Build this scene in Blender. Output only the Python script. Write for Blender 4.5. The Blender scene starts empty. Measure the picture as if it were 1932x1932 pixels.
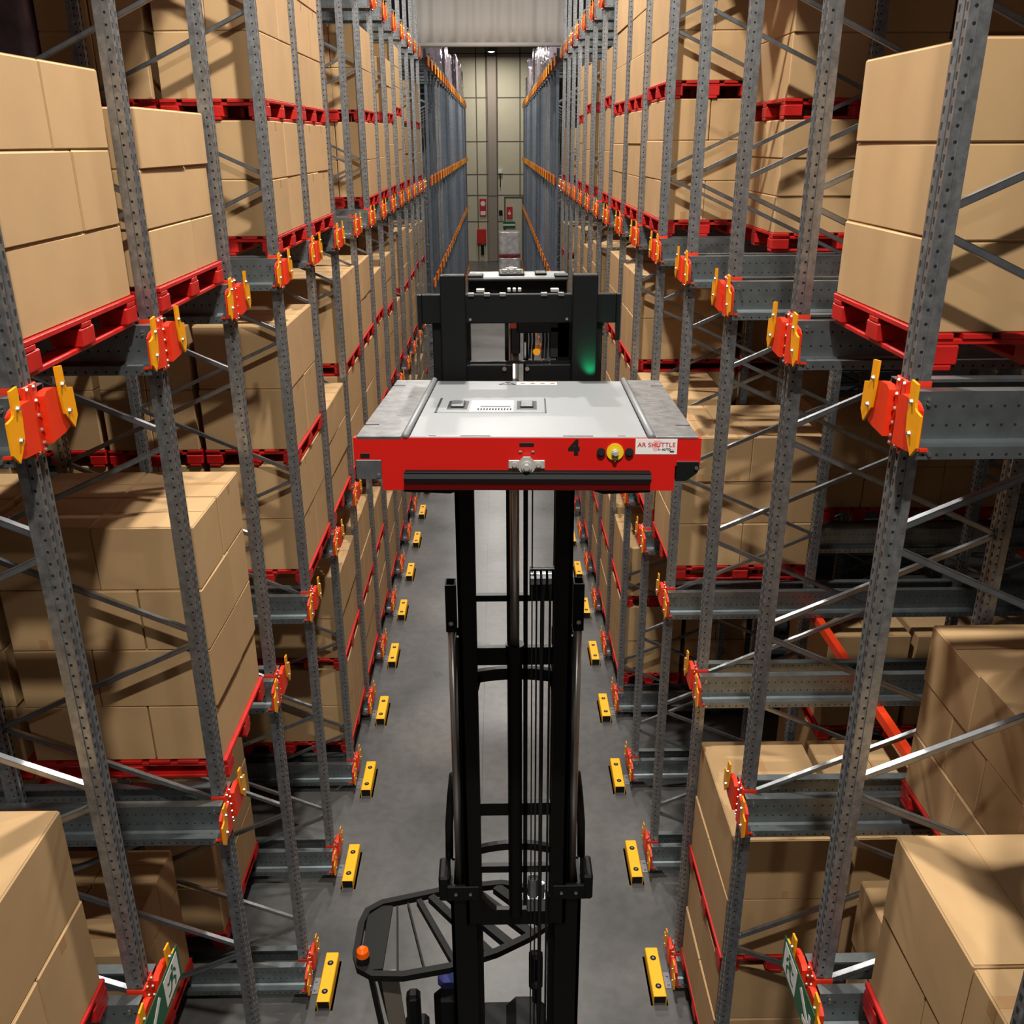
import bpy, bmesh, math, random
from mathutils import Vector, Matrix
from mathutils.bvhtree import BVHTree
random.seed(7)
COL = bpy.context.scene.collection
PI = math.pi
# ------------------------------------------------------------------ helpers
class MB:
    """collects shapes and links them as one mesh object"""
    def __init__(s): s.v = []; s.f = []; s.m = []
    def add(s, vs, fs, mat=0):
        n = len(s.v); s.v += [tuple(p) for p in vs]
        for f in fs: s.f.append(tuple(i + n for i in f)); s.m.append(mat)
    def box(s, x0, x1, y0, y1, z0, z1, mat=0):
        s.add([(x0,y0,z0),(x1,y0,z0),(x1,y1,z0),(x0,y1,z0),(x0,y0,z1),(x1,y0,z1),(x1,y1,z1),(x0,y1,z1)],
              [(0,3,2,1),(4,5,6,7),(0,1,5,4),(1,2,6,5),(2,3,7,6),(3,0,4,7)], mat); return s
    def bbox(s, x0, x1, y0, y1, z0, z1, b=.01, mat=0):
        """box with chamfered edges"""
        vs = []; idx = {}
        for i, x in enumerate((x0, x1)):
            for j, y in enumerate((y0, y1)):
                for k, z in enumerate((z0, z1)):
                    sx, sy, sz = (1 if i == 0 else -1), (1 if j == 0 else -1), (1 if k == 0 else -1)
                    idx[i,j,k,0] = len(vs); vs.append((x, y+sy*b, z+sz*b))
                    idx[i,j,k,1] = len(vs); vs.append((x+sx*b, y, z+sz*b))
                    idx[i,j,k,2] = len(vs); vs.append((x+sx*b, y+sy*b, z))
        fs = []
        for i in (0,1): fs.append([idx[i,0,0,0],idx[i,1,0,0],idx[i,1,1,0],idx[i,0,1,0]])
        for j in (0,1): fs.append([idx[0,j,0,1],idx[1,j,0,1],idx[1,j,1,1],idx[0,j,1,1]])
        for k in (0,1): fs.append([idx[0,0,k,2],idx[1,0,k,2],idx[1,1,k,2],idx[0,1,k,2]])
        for a in (0,1):
            for c in (0,1):
                fs.append([idx[0,a,c,1],idx[1,a,c,1],idx[1,a,c,2],idx[0,a,c,2]])
                fs.append([idx[a,0,c,0],idx[a,1,c,0],idx[a,1,c,2],idx[a,0,c,2]])
                fs.append([idx[a,c,0,0],idx[a,c,1,0],idx[a,c,1,1],idx[a,c,0,1]])
        for i in (0,1):
            for j in (0,1):
                for k in (0,1): fs.append([idx[i,j,k,0],idx[i,j,k,1],idx[i,j,k,2]])
        s.add(vs, fs, mat); return s
    def bar(s, p, q, w, h, mat=0, up=(0,0,1)):
        p, q = Vector(p), Vector(q); d = (q-p).normalized(); u = Vector(up)
        if abs(d.dot(u)) > .98: u = Vector((1,0,0))
        a = d.cross(u).normalized()*w/2; b = a.cross(d).normalized()*h/2
        s.add([p-a-b,p+a-b,p+a+b,p-a+b,q-a-b,q+a-b,q+a+b,q-a+b],
              [(0,3,2,1),(4,5,6,7),(0,1,5,4),(1,2,6,5),(2,3,7,6),(3,0,4,7)], mat); return s
    def cyl(s, p, q, r, n=12, r2=None, mat=0):
        p, q = Vector(p), Vector(q); d = (q-p).normalized(); r2 = r if r2 is None else r2
        u = Vector((0,0,1)) if abs(d.z) < .9 else Vector((1,0,0))
        a = d.cross(u).normalized(); b = a.cross(d).normalized(); vs = []
        for k in range(n):
            t = 2*PI*k/n; e = a*math.cos(t)+b*math.sin(t); vs += [p+e*r, q+e*r2]
        fs = [(2*k, 2*k+1, (2*k+3) % (2*n), (2*k+2) % (2*n)) for k in range(n)]
        fs += [tuple(range(0,2*n,2)), tuple(range(2*n-1,0,-2))]
        s.add(vs, fs, mat); return s
    def tube(s, pts, r, n=8, mat=0):
        pts = [Vector(p) for p in pts]; vs = []; fs = []
        for i, p in enumerate(pts):
            d = (pts[min(i+1,len(pts)-1)]-pts[max(i-1,0)]).normalized()
            u = Vector((0,0,1)) if abs(d.z) < .9 else Vector((1,0,0))
            a = d.cross(u).normalized(); b = a.cross(d).normalized()
            for k in range(n): vs.append(p+(a*math.cos(2*PI*k/n)+b*math.sin(2*PI*k/n))*r)
        for i in range(len(pts)-1):
            for k in range(n): fs.append((i*n+k, i*n+(k+1) % n, (i+1)*n+(k+1) % n, (i+1)*n+k))
        fs += [tuple(range(n)), tuple(range(len(pts)*n-1, len(pts)*n-n-1, -1))]
        s.add(vs, fs, mat); return s
    def prism(s, poly, ax, a, b, mat=0):
        """2D polygon extruded along axis ax (0,1,2) from a to b"""
        def P(u, w, t): return (t,u,w) if ax == 0 else ((u,t,w) if ax == 1 else (u,w,t))
        n = len(poly)
        vs = [P(u,w,a) for u,w in poly]+[P(u,w,b) for u,w in poly]
        fs = [tuple(range(n)), tuple(range(2*n-1,n-1,-1))]+[(i,(i+1)%n,n+(i+1)%n,n+i) for i in range(n)]
        s.add(vs, fs, mat); return s
    def sheet(s, line, t, ax, a, b, mat=0):
        """open polyline given thickness t, extruded along ax: a folded metal section"""
        n = len(line); L = [Vector(p) for p in line]; off = []
        for i in range(n):
            d1 = (L[i]-L[i-1]).normalized() if i else (L[1]-L[0]).normalized()
            d2 = (L[i+1]-L[i]).normalized() if i < n-1 else d1
            n1 = Vector((-d1.y,d1.x)); n2 = Vector((-d2.y,d2.x)); m = n1+n2
            m = m/max(.3, m.dot(n1)) if m.length > 1e-6 else n1
            off.append(L[i]+m*t)
        poly = [tuple(p) for p in L]+[tuple(p) for p in reversed(off)]
        def P(p, tt): u,w = p; return (tt,u,w) if ax == 0 else ((u,tt,w) if ax == 1 else (u,w,tt))
        N = len(poly); vs = [P(p,a) for p in poly]+[P(p,b) for p in poly]; fs = []
        for i in range(n-1):
            j = N-1-i
            fs += [(i,i+1,j-1,j), (N+i,N+j,N+j-1,N+i+1)]
        fs += [(i,(i+1)%N,N+(i+1)%N,N+i) for i in range(N)]
        s.add(vs, fs, mat); return s
    def mesh(s, name, mats, smooth=False):
        me = bpy.data.meshes.new(name); me.from_pydata(s.v, [], s.f)
        for m in (mats if isinstance(mats, (list, tuple)) else [mats]): me.materials.append(m)
        for p, i in zip(me.polygons, s.m): p.material_index = i; p.use_smooth = smooth
        bm = bmesh.new(); bm.from_mesh(me); bmesh.ops.recalc_face_normals(bm, faces=bm.faces); bm.to_mesh(me); bm.free()
        return me
    def build(s, name, mats, parent=None, smooth=False):
        return link(name, s.mesh(name, mats, smooth), parent)
def link(name, me, parent=None, loc=None):
    o = bpy.data.objects.new(name, me); COL.objects.link(o)
    if parent is not None: o.parent = parent
    if loc is not None: o.location = loc
    return o
USED = {}
def tag(o, label, cat, group=None, kind=None):
    USED[label] = USED.get(label, 0)+1
    o['label'] = label; o['category'] = cat
    if group: o['group'] = group
    o['kind'] = kind or 'thing'
    return o
def thing(name, label, cat, loc=(0,0,0), group=None):
    o = bpy.data.objects.new(name, None); COL.objects.link(o); o.location = loc; o.empty_display_size = .1
    return tag(o, label, cat, group)
def struct(name, mb, mats):
    o = mb.build(name, mats); o['kind'] = 'structure'; return o
KIDS = {}
def copy_tree(o, parent=None):
    c = o.copy(); COL.objects.link(c)
    if parent is not None: c.parent = parent
    for ch in KIDS[o.name]: copy_tree(ch, c)
    KIDS[c.name] = list(c.children) if parent is None else []
    return c
def index_tree(o):
    KIDS[o.name] = list(o.children)
    for ch in KIDS[o.name]: index_tree(ch)
ORD = ['zeroth','first','second','third','fourth','fifth','sixth','seventh','eighth','ninth','tenth','eleventh','twelfth',
       'thirteenth','fourteenth','fifteenth','sixteenth','seventeenth','eighteenth','nineteenth','twentieth','twenty-first',
       'twenty-second','twenty-third','twenty-fourth','twenty-fifth']
# ------------------------------------------------------------------ materials
def lin(c):
    f = lambda x: x/12.92 if x <= .04045 else ((x+.055)/1.055)**2.4
    return (f(c[0]/255), f(c[1]/255), f(c[2]/255), 1)
def mat(name, col, rough=.5, metal=0., noise=0., scale=8., bump=0., emit=None, estr=0., rnd=0., spec=None, coat=0.):
    m = bpy.data.materials.new(name); m.use_nodes = True; nt = m.node_tree; b = nt.nodes['Principled BSDF']
    c = lin(col); b.inputs['Base Color'].default_value = c; b.inputs['Roughness'].default_value = rough
    b.inputs['Metallic'].default_value = metal
    if spec is not None: b.inputs['Specular IOR Level'].default_value = spec
    if coat: b.inputs['Coat Weight'].default_value = coat; b.inputs['Coat Roughness'].default_value = .15
    if emit is not None: b.inputs['Emission Color'].default_value = lin(emit); b.inputs['Emission Strength'].default_value = estr
    src = None
    if noise or bump:
        tc = nt.nodes.new('ShaderNodeTexCoord'); nz = nt.nodes.new('ShaderNodeTexNoise')
        nz.inputs['Scale'].default_value = scale; nz.inputs['Detail'].default_value = 5
        nt.links.new(tc.outputs['Object'], nz.inputs['Vector'])
        if noise:
            mr = nt.nodes.new('ShaderNodeMapRange'); mr.inputs[1].default_value = .3; mr.inputs[2].default_value = .7
            mr.inputs[3].default_value = 1-noise; mr.inputs[4].default_value = 1+noise
            nt.links.new(nz.outputs['Fac'], mr.inputs[0]); src = mr.outputs[0]
        if bump:
            bp = nt.nodes.new('ShaderNodeBump'); bp.inputs['Strength'].default_value = bump; bp.inputs['Distance'].default_value = .01
            nt.links.new(nz.outputs['Fac'], bp.inputs['Height']); nt.links.new(bp.outputs[0], b.inputs['Normal'])
    if rnd:
        oi = nt.nodes.new('ShaderNodeObjectInfo'); mr = nt.nodes.new('ShaderNodeMapRange')
        mr.inputs[3].default_value = 1-rnd; mr.inputs[4].default_value = 1+rnd
        nt.links.new(oi.outputs['Random'], mr.inputs[0])
        if src is None: src = mr.outputs[0]
        else:
            mu = nt.nodes.new('ShaderNodeMath'); mu.operation = 'MULTIPLY'
            nt.links.new(src, mu.inputs[0]); nt.links.new(mr.outputs[0], mu.inputs[1]); src = mu.outputs[0]
    if src is not None:
        vm = nt.nodes.new('ShaderNodeVectorMath'); vm.operation = 'SCALE'; vm.inputs[0].default_value = c[:3]
        nt.links.new(src, vm.inputs['Scale']); nt.links.new(vm.outputs[0], b.inputs['Base Color'])
    return m
def holes(m, rule):
    """punched holes: dark spots set by object coordinates; rule(helpers) -> socket, 1 inside a hole"""
    nt = m.node_tree; b = nt.nodes['Principled BSDF']; N = nt.nodes
    tc = N.new('ShaderNodeTexCoord'); sp = N.new('ShaderNodeSeparateXYZ'); nt.links.new(tc.outputs['Object'], sp.inputs[0])
    ns = N.new('ShaderNodeSeparateXYZ'); nt.links.new(tc.outputs['Normal'], ns.inputs[0])
    def op(o, a, c=None, d=None):
        n = N.new('ShaderNodeMath'); n.operation = o
        for i, v in enumerate((a, c, d)):
            if v is None: continue
            if isinstance(v, (int, float)): n.inputs[i].default_value = v
            else: nt.links.new(v, n.inputs[i])
        return n.outputs[0]
    msk = rule(op, sp.outputs, ns.outputs)
    mx = N.new('ShaderNodeMix'); mx.data_type = 'RGBA'; mx.inputs['B'].default_value = (.006,.006,.006,1)
    old = b.inputs['Base Color'].links
    if old: nt.links.new(old[0].from_socket, mx.inputs['A'])
    else: mx.inputs['A'].default_value = b.inputs['Base Color'].default_value
    nt.links.new(msk, mx.inputs['Factor']); nt.links.new(mx.outputs['Result'], b.inputs['Base Color'])
    nt.links.new(op('MULTIPLY', op('SUBTRACT', 1.0, msk), b.inputs['Metallic'].default_value), b.inputs['Metallic'])
    nt.links.new(op('ADD', op('MULTIPLY', msk, .6), b.inputs['Roughness'].default_value), b.inputs['Roughness'])
    return m
GAL = (158,164,168)
def post_rule(face0):
    def rule(op, p, n):
        mz = op('ABSOLUTE', op('SUBTRACT', op('FRACT', op('DIVIDE', p['Z'], .05)), .5))          # 0 at hole centre .. .5
        isx = op('GREATER_THAN', op('ABSOLUTE', n['X']), .7)
        ay = op('ABSOLUTE', p['Y'])
        # teardrop slots on the aisle face: narrower towards the bottom
        wz = op('FRACT', op('DIVIDE', p['Z'], .05))
        w = op('MULTIPLY_ADD', wz, .006, .0045)
        fx = op('MULTIPLY', op('LESS_THAN', op('ABSOLUTE', op('SUBTRACT', ay, .027)), w), op('LESS_THAN', mz, .25))
        dx = op('SUBTRACT', op('ABSOLUTE', p['X']), face0)
        dz = op('MULTIPLY', mz, .05)
        rr = op('SQRT', op('ADD', op('POWER', dx, 2), op('POWER', dz, 2)))
        fy = op('LESS_THAN', rr, .0062)
        return op('ADD', op('MULTIPLY', isx, fx), op('MULTIPLY', op('SUBTRACT', 1.0, isx), fy))
    return rule
def rail_rule(op, p, n):
    mx = op('MULTIPLY', op('SUBTRACT', op('FRACT', op('DIVIDE', p['X'], .05)), .5), .05)
    ny = op('GREATER_THAN', op('ABSOLUTE', n['Y']), .7)
    tot = None
    for zc in (-.055, -.125, -.215):
        r = op('SQRT', op('ADD', op('POWER', mx, 2), op('POWER', op('SUBTRACT', p['Z'], zc), 2)))
        h = op('LESS_THAN', r, .0056); tot = h if tot is None else op('ADD', tot, h)
    return op('MULTIPLY', ny, tot)
M = {}
M['post'] = holes(mat('galvanised_post', (150,152,154), .36, .78, noise=.28, scale=30, rnd=.08), post_rule(.022))
M['rail'] = holes(mat('galvanised_rail', (136,144,146), .36, .82, noise=.15, scale=14, rnd=.05), rail_rule)
M['gal'] = mat('galvanised_steel', (160,164,168), .32, .88, noise=.15, scale=20)
M['bluepost'] = mat('blue_grey_post', (108,118,132), .42, .35, noise=.12, scale=10, rnd=.3)
M['bolt'] = mat('zinc_bolt', (205,200,190), .25, .9)
M['orange'] = mat('orange_powder_coat', (222,50,14), .42, 0, noise=.05, scale=10)
M['beam'] = mat('orange_beam_paint', (232,62,20), .45, 0, noise=.06)
M['yellow'] = mat('yellow_powder_coat', (238,158,8), .4, 0, noise=.04)
M['guardyellow'] = mat('yellow_guard_paint', (250,184,6), .4, 0, noise=.03)
M['card'] = mat('cardboard', (184,151,109), .85, 0, noise=.05, scale=3.5, rnd=.06, spec=.2)
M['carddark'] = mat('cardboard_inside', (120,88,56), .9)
M['tape'] = mat('brown_tape', (176,136,92), .45)
M['pallet'] = mat('red_pallet_paint', (182,20,14), .5, 0, noise=.2, scale=7, rnd=.06)
M['wrap'] = mat('stretch_film', (122,112,122), .16, 0, noise=.3, scale=5, bump=.9, coat=.5)
M['red'] = mat('red_enamel', (196,22,14), .38, 0, coat=.15)
M['white'] = mat('pale_grey_panel', (122,125,127), .45)
M['plate'] = mat('scuffed_zinc_plate', (132,134,135), .36, .75, noise=.3, scale=26)
M['black'] = mat('black_paint', (18,19,20), .55, spec=.16)
M['dark'] = mat('mast_black', (10,10,10), .42, spec=.25)
M['grey'] = mat('dark_grey_plastic', (20,21,21), .55, spec=.16)
M['rubber'] = mat('black_rubber', (10,10,10), .7)
M['chrome'] = mat('chrome_rod', (190,184,178), .3, .8)
M['zinc'] = mat('bright_zinc', (196,194,188), .4, .45)
M['lemon'] = mat('lemon_plate', (226,190,24), .45)
M['wrap2'] = mat('pale_stretch_film', (196,190,190), .2, 0, noise=.25, scale=4, bump=.8, coat=.5)
M['sign'] = mat('white_label', (226,224,220), .5)
M['signred'] = mat('red_lettering', (190,30,36), .5)
M['pink'] = mat('pale_pink_print', (232,176,172), .5)
M['ink'] = mat('black_lettering', (14,14,14), .5)
M['green'] = mat('green_sign', (8,92,58), .45)
M['lens'] = mat('green_lamp', (20,200,110), .3, emit=(10,230,110), estr=6)
M['beacon'] = mat('orange_beacon', (244,96,8), .25, emit=(255,100,10), estr=.25)
M['cover'] = mat('grey_head_cover', (70,72,72), .45)
M['blue'] = mat('blue_cloth', (52,58,120), .8)
M['glassy'] = mat('tan_side_panel', (118,110,98), .4)
M['wall'] = mat('wall_panel', (196,188,164), .7, 0, noise=.03, scale=1.5)
M['pier'] = mat('pier_concrete', (150,138,126), .75)
M['joint'] = mat('panel_joint', (92,86,72), .8)
M['ceil'] = mat('ceiling_sheet', (96,92,90), .8)
M['cloth'] = mat('white_curtain', (226,220,214), .8, 0, noise=.03, scale=2)
M['cable'] = mat('orange_cable', (226,96,40), .4)
M['lamp'] = mat('lamp_glass', (255,244,224), .3, emit=(255,240,214), estr=14)
# floor: dark polished concrete with blotches, tyre wear and one thin painted guide line
m = bpy.data.materials.new('floor_concrete'); m.use_nodes = True; nt = m.node_tree; b = nt.nodes['Principled BSDF']; N = nt.nodes
tc = N.new('ShaderNodeTexCoord'); n1 = N.new('ShaderNodeTexNoise'); n1.inputs['Scale'].default_value = .7; n1.inputs['Detail'].default_value = 7
n2 = N.new('ShaderNodeTexNoise'); n2.inputs['Scale'].default_value = 9; n2.inputs['Detail'].default_value = 6
nt.links.new(tc.outputs['Object'], n1.inputs['Vector']); nt.links.new(tc.outputs['Object'], n2.inputs['Vector'])
rp = N.new('ShaderNodeValToRGB'); rp.color_ramp.elements[0].position = .3; rp.color_ramp.elements[0].color = lin((74,75,76))
rp.color_ramp.elements[1].position = .72; rp.color_ramp.elements[1].color = lin((108,106,104)); nt.links.new(n1.outputs['Fac'], rp.inputs[0])
sp = N.new('ShaderNodeSeparateXYZ'); nt.links.new(tc.outputs['Object'], sp.inputs[0])
def mth(o, a, c):
    n = N.new('ShaderNodeMath'); n.operation = o
    for i, v in enumerate((a, c)):
        if isinstance(v, (int, float)): n.inputs[i].default_value = v
        else: nt.links.new(v, n.inputs[i])
    return n.outputs[0]
line = mth('LESS_THAN', mth('ABSOLUTE', mth('ADD', sp.outputs['X'], .13), 0), .005)
ovl = N.new('ShaderNodeMix'); ovl.data_type = 'RGBA'; ovl.inputs['B'].default_value = lin((58,56,54)); nt.links.new(rp.outputs[0], ovl.inputs['A'])
nt.links.new(mth('MULTIPLY', line, .7), ovl.inputs['Factor'])
mm = N.new('ShaderNodeMix'); mm.data_type = 'RGBA'; mm.blend_type = 'MULTIPLY'; mm.inputs['Factor'].default_value = .35
r2 = N.new('ShaderNodeValToRGB'); r2.color_ramp.elements[0].position = .35; r2.color_ramp.elements[0].color = (.5,.5,.5,1); r2.color_ramp.elements[1].position = .6
nt.links.new(n2.outputs['Fac'], r2.inputs[0]); nt.links.new(ovl.outputs['Result'], mm.inputs['A']); nt.links.new(r2.outputs[0], mm.inputs['B'])
nt.links.new(mm.outputs['Result'], b.inputs['Base Color'])
rr = N.new('ShaderNodeMapRange'); rr.inputs[3].default_value = .2; rr.inputs[4].default_value = .42; nt.links.new(n1.outputs['Fac'], rr.inputs[0])
nt.links.new(rr.outputs[0], b.inputs['Roughness']); b.inputs['Specular IOR Level'].default_value = .36
M['floor'] = m
# ------------------------------------------------------------------ plan of the racking
P = 1.4
def Y(k): return 3.33+(k-1)*P                       # frame lines along the aisle
ZT = [.34, 3.19, 6.10, 8.87]                        # top of the rails on each tier
TIER = ['floor-level', 'mid-height', 'eye-level', 'top']
XF, XR = 1.605, 2.86                                # aisle face of front and rear posts
H = 11.3
KMAX = 15
# ------------------------------------------------------------------ setting
struct('floor', MB().box(-16,16,-9,60.2,-.1,0), M['floor'])
struct('ceiling', MB().box(-16,16,-9,60.2,12.6,12.7), M['ceil'])
wb = MB().box(-16,16,60,60.2,0,12.6)
for z in (2.36,3.9,5.1,6.95,9.35,11.7): wb.box(-3,3,59.985,60.01,z-.025,z+.025,1)
for x in (-3.2,-1.08,-.5,1.5,3.2): wb.box(x-.03,x+.03,59.98,60.01,0,12.6,1)
struct('wall_back', wb, [M['wall'], M['joint']])
struct('wall_left', MB().box(-16.2,-16,-9,60.2,0,12.6), M['ceil'])
struct('wall_right', MB().box(16,16.2,-9,60.2,0,12.6), M['ceil'])
struct('wall_front', MB().box(-16,16,-9.2,-9,0,12.6), M['ceil'])
struct('trim_1', MB().bbox(-.42,.1,59.6,60,0,12.6,.02).box(.1,.15,59.7,60,0,12.6,1).box(-.42,.1,59.59,59.62,3.85,3.9,1), [M['pier'], M['joint']])
dr = MB().bbox(.62,1.62,59.9,59.99,0,3.72,.01)
d1 = struct('door_1', dr, M['wall']); MB().box(.52,.6,59.88,60,0,3.82).box(1.64,1.72,59.88,60,0,3.82).box(.6,1.64,59.88,60,3.74,3.82).build('door_frame', M['joint'], d1)
# ------------------------------------------------------------------ rack frames
def post_mesh(s, x0, h):
    """folded upright with a centre rib; object origin on the aisle face at floor level"""
    mb = MB(); t = .003
    ln = [(.052,.030),(.070,.030),(.070,.050),(.032,.050),(.032,.044),(0,.044),(0,.016),(.008,.012),(.008,-.012),(0,-.016),(0,-.044),(.032,-.044),(.032,-.050),(.070,-.050),(.070,-.030),(.052,-.030)]
    mb.sheet([(s*a, c) for a, c in ln], t if s > 0 else -t, 2, 0, h)
    return mb.mesh('post', M['post'])
def brace_mesh(s, dz):
    mb = MB(); L = XR+.02-(XF+.05)
    a, c = Vector((0,0,0)), Vector((s*L,0,dz))
    d = (c-a).normalized(); n = Vector((0,1,0)); u = d.cross(n)
    if u.z < 0: u = -u
    w, h, t = .014, .0135, .003
    for (y0,y1,u0,u1) in ((-w,-w+t,-h,h), (-w,w,h-t,h), (-w,w,-h,-h+t)):
        vs = [p+n*yy+u*uu for p in (a,c) for yy,uu in ((y0,u0),(y1,u0),(y1,u1),(y0,u1))]
        mb.add(vs, [(0,1,2,3),(7,6,5,4),(0,4,5,1),(1,5,6,2),(2,6,7,3),(3,7,4,0)])
    return mb.mesh('brace', M['gal'])
def bracket_mesh(s, wings=True):
    """orange rail bracket around the post; local z=0 is the rail top, x=0 the aisle face of the post"""
    mb = MB(); q = lambda x: s*x
    def bx(x0,x1,y0,y1,z0,z1,mt=0,b=.003):
        x0,x1 = sorted((q(x0),q(x1))); mb.bbox(x0,x1,y0,y1,z0,z1,b,mt)
    for e in (-1,1):
        y = sorted((e*.003, e*.05)); bx(-.012,-.002,y[0],y[1],-.245,.02)
        y = sorted((e*.0505, e*.0545)); bx(-.01,.075,y[0],y[1],-.1,.02,0,.001)
        poly = [(e*.045,-.034),(e*.07,-.02),(e*.12,-.02),(e*.17,-.03),(e*.198,-.048),(e*.206,-.195),(e*.17,-.205),(e*.045,-.215)]
        mb.prism(poly, 0, q(-.036), q(-.006))
        for z in (.008,-.045,-.10,-.155,-.205,-.232): mb.cyl((q(-.012),e*.026,z),(q(-.020),e*.026,z),.0085,8,.006,mat=1)
        if wings: mb.box(min(q(.0),q(.03)),max(q(.0),q(.03)),min(e*.13,e*.2),max(e*.13,e*.2),-.2,-.19)
    return mb.mesh('rail_bracket', [M['orange'], M['bolt']])
def guide_mesh(s, e):
    mb = MB()
    poly = [(.150,.052),(.203,.046),(.205,-.020),(.209,-.036),(.219,-.044),(.260,-.052),(.264,-.165),(.226,-.205),(.166,-.135),(.154,-.06)]
    mb.prism([(e*a,c) for a,c in poly], 0, s*-.046, s*-.0365)
    for y, z in ((.178,-.02),(.198,-.13)): mb.cyl((s*-.046,e*y,z),(s*-.056,e*y,z),.010,8,.007,mat=1)
    return mb.mesh('guide_plate', [M['yellow'], M['bolt']])
ZN = [4.29+1.19*n for n in range(-3, 6)]
def frame_proto(s, xoff, brackets, label):
    r = thing('rack_frame', label, 'rack frame', (s*(XF+xoff), 0, 0))
    pm = PMESH[s]
    link('post', pm, r, (0,0,0)); link('post', pm, r, (s*(XR-XF),0,0))
    for x in (0, XR-XF):
        MB().box(min(s*(x-.02),s*(x+.09)),max(s*(x-.02),s*(x+.09)),-.075,.075,.0,.008).build('foot_plate', M['gal'], r)
    L0 = s*.05
    for z in ZN:
        link('brace', BUP[s], r, (L0,0,z+.04)); link('brace', BDN[s], r, (L0,0,z-.04))
    if brackets:
        for zt in ZT:
            bo = link('rail_bracket', BRK[s], r, (0,0,zt))
            link('guide_plate', GD[s,1], bo); link('guide_plate', GD[s,-1], bo)
    index_tree(r); return r
PMESH = {s: post_mesh(s, 0, H) for s in (1,-1)}
BUP = {s: brace_mesh(s, .555) for s in (1,-1)}; BDN = {s: brace_mesh(s, -.555) for s in (1,-1)}
BRK = {s: bracket_mesh(s) for s in (1,-1)}; GD = {(s,e): guide_mesh(s,e) for s in (1,-1) for e in (1,-1)}
SIDE = {1:'right', -1:'left'}
for s in (1,-1):
    proto = None
    for k in range(0, KMAX+1):
        lab = (f"galvanised rack frame with diagonal braces, {ORD[k]} from the camera along the {SIDE[s]} of the aisle" if k else
               f"galvanised rack frame closest to the camera on the {SIDE[s]}, just outside the view")
        if proto is None: o = proto = frame_proto(s, 0, True, lab)
        else: o = copy_tree(proto); tag(o, lab, 'rack frame')
        o.location.y = Y(k); o['group'] = 'rack frames lining the aisle'
    proto = None
    for k in range(0, 12):
        lab = f"galvanised rack frame deeper inside the {SIDE[s]} racking, behind the {ORD[k]} aisle frame" if k else f"galvanised rack frame deeper inside the {SIDE[s]} racking, closest to the camera"
        if proto is None: o = proto = frame_proto(s, 2.62, False, lab)
        else: o = copy_tree(proto); tag(o, lab, 'rack frame')
        o.location.y = Y(k); o['group'] = 'rack frames deep inside the racking'
# rails, one each side of every frame line and tier
def rail_mesh(s, e):
    mb = MB(); x0, x1 = XF-.004, 7.6
    ln = [(e*.062,-.012),(e*.062,0),(e*.118,0),(e*.120,-.176),(e*.135,-.186),(e*.186,-.186),(e*.188,-.232)]
    mb.sheet(ln, -.003*e, 0, s*x0, s*x1)
    for z in (-.03,-.045): mb.cyl((s*(x0+.045),e*.121,z),(s*(x0+.045),e*.130,z),.007,6,mat=1)
    mb.cyl((s*(x0+.045),e*.189,-.212),(s*(x0+.045),e*.197,-.212),.008,6,mat=1)
    return mb.mesh('shuttle_rail', [M['rail'], M['bolt']])
RM = {(s,e): rail_mesh(s,e) for s in (1,-1) for e in (1,-1)}
for s in (1,-1):
    for k in range(0, KMAX+1):
        for e in (1,-1):
            if (k == 0 and e < 0) or (k == KMAX and e > 0): continue
            for l in range(4):
                o = link('shuttle_rail', RM[s,e], None, (0, Y(k), ZT[l]))
                fr = f"{ORD[k]} {SIDE[s]} frame" if k else f"{SIDE[s]} frame nearest the camera"
                tag(o, f"galvanised shuttle rail at {TIER[l]} tier on the {'far' if e > 0 else 'near'} side of {fr}", 'rail', 'shuttle rails')
# cross beams that carry the rails
def beam_mesh():
    mb = MB()
    mb.sheet([(-.022,-.07),(-.03,-.075),(-.03,.0),(.03,.0),(.03,-.075),(.022,-.07)], -.003, 1, -.685, .685)
    return mb.mesh('cross_beam', M['beam'])
BM = beam_mesh()
for s in (1,-1):
    for k in range(0, KMAX):
        for l in (1,2,3):
            for d, xx in enumerate((XR+.1015, XR+2.62+.1015)):
                if d and k > 9: continue
                o = link('cross_beam', BM, None, (s*xx, Y(k)+P/2, ZT[l]-.2335))
                bay = f"{ORD[k]} {SIDE[s]} bay" if k else f"{SIDE[s]} bay nearest the camera"
                tag(o, f"orange {'inner ' if d else ''}cross beam under the {TIER[l]} rails of the {bay}", 'beam', 'orange cross beams')
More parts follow.
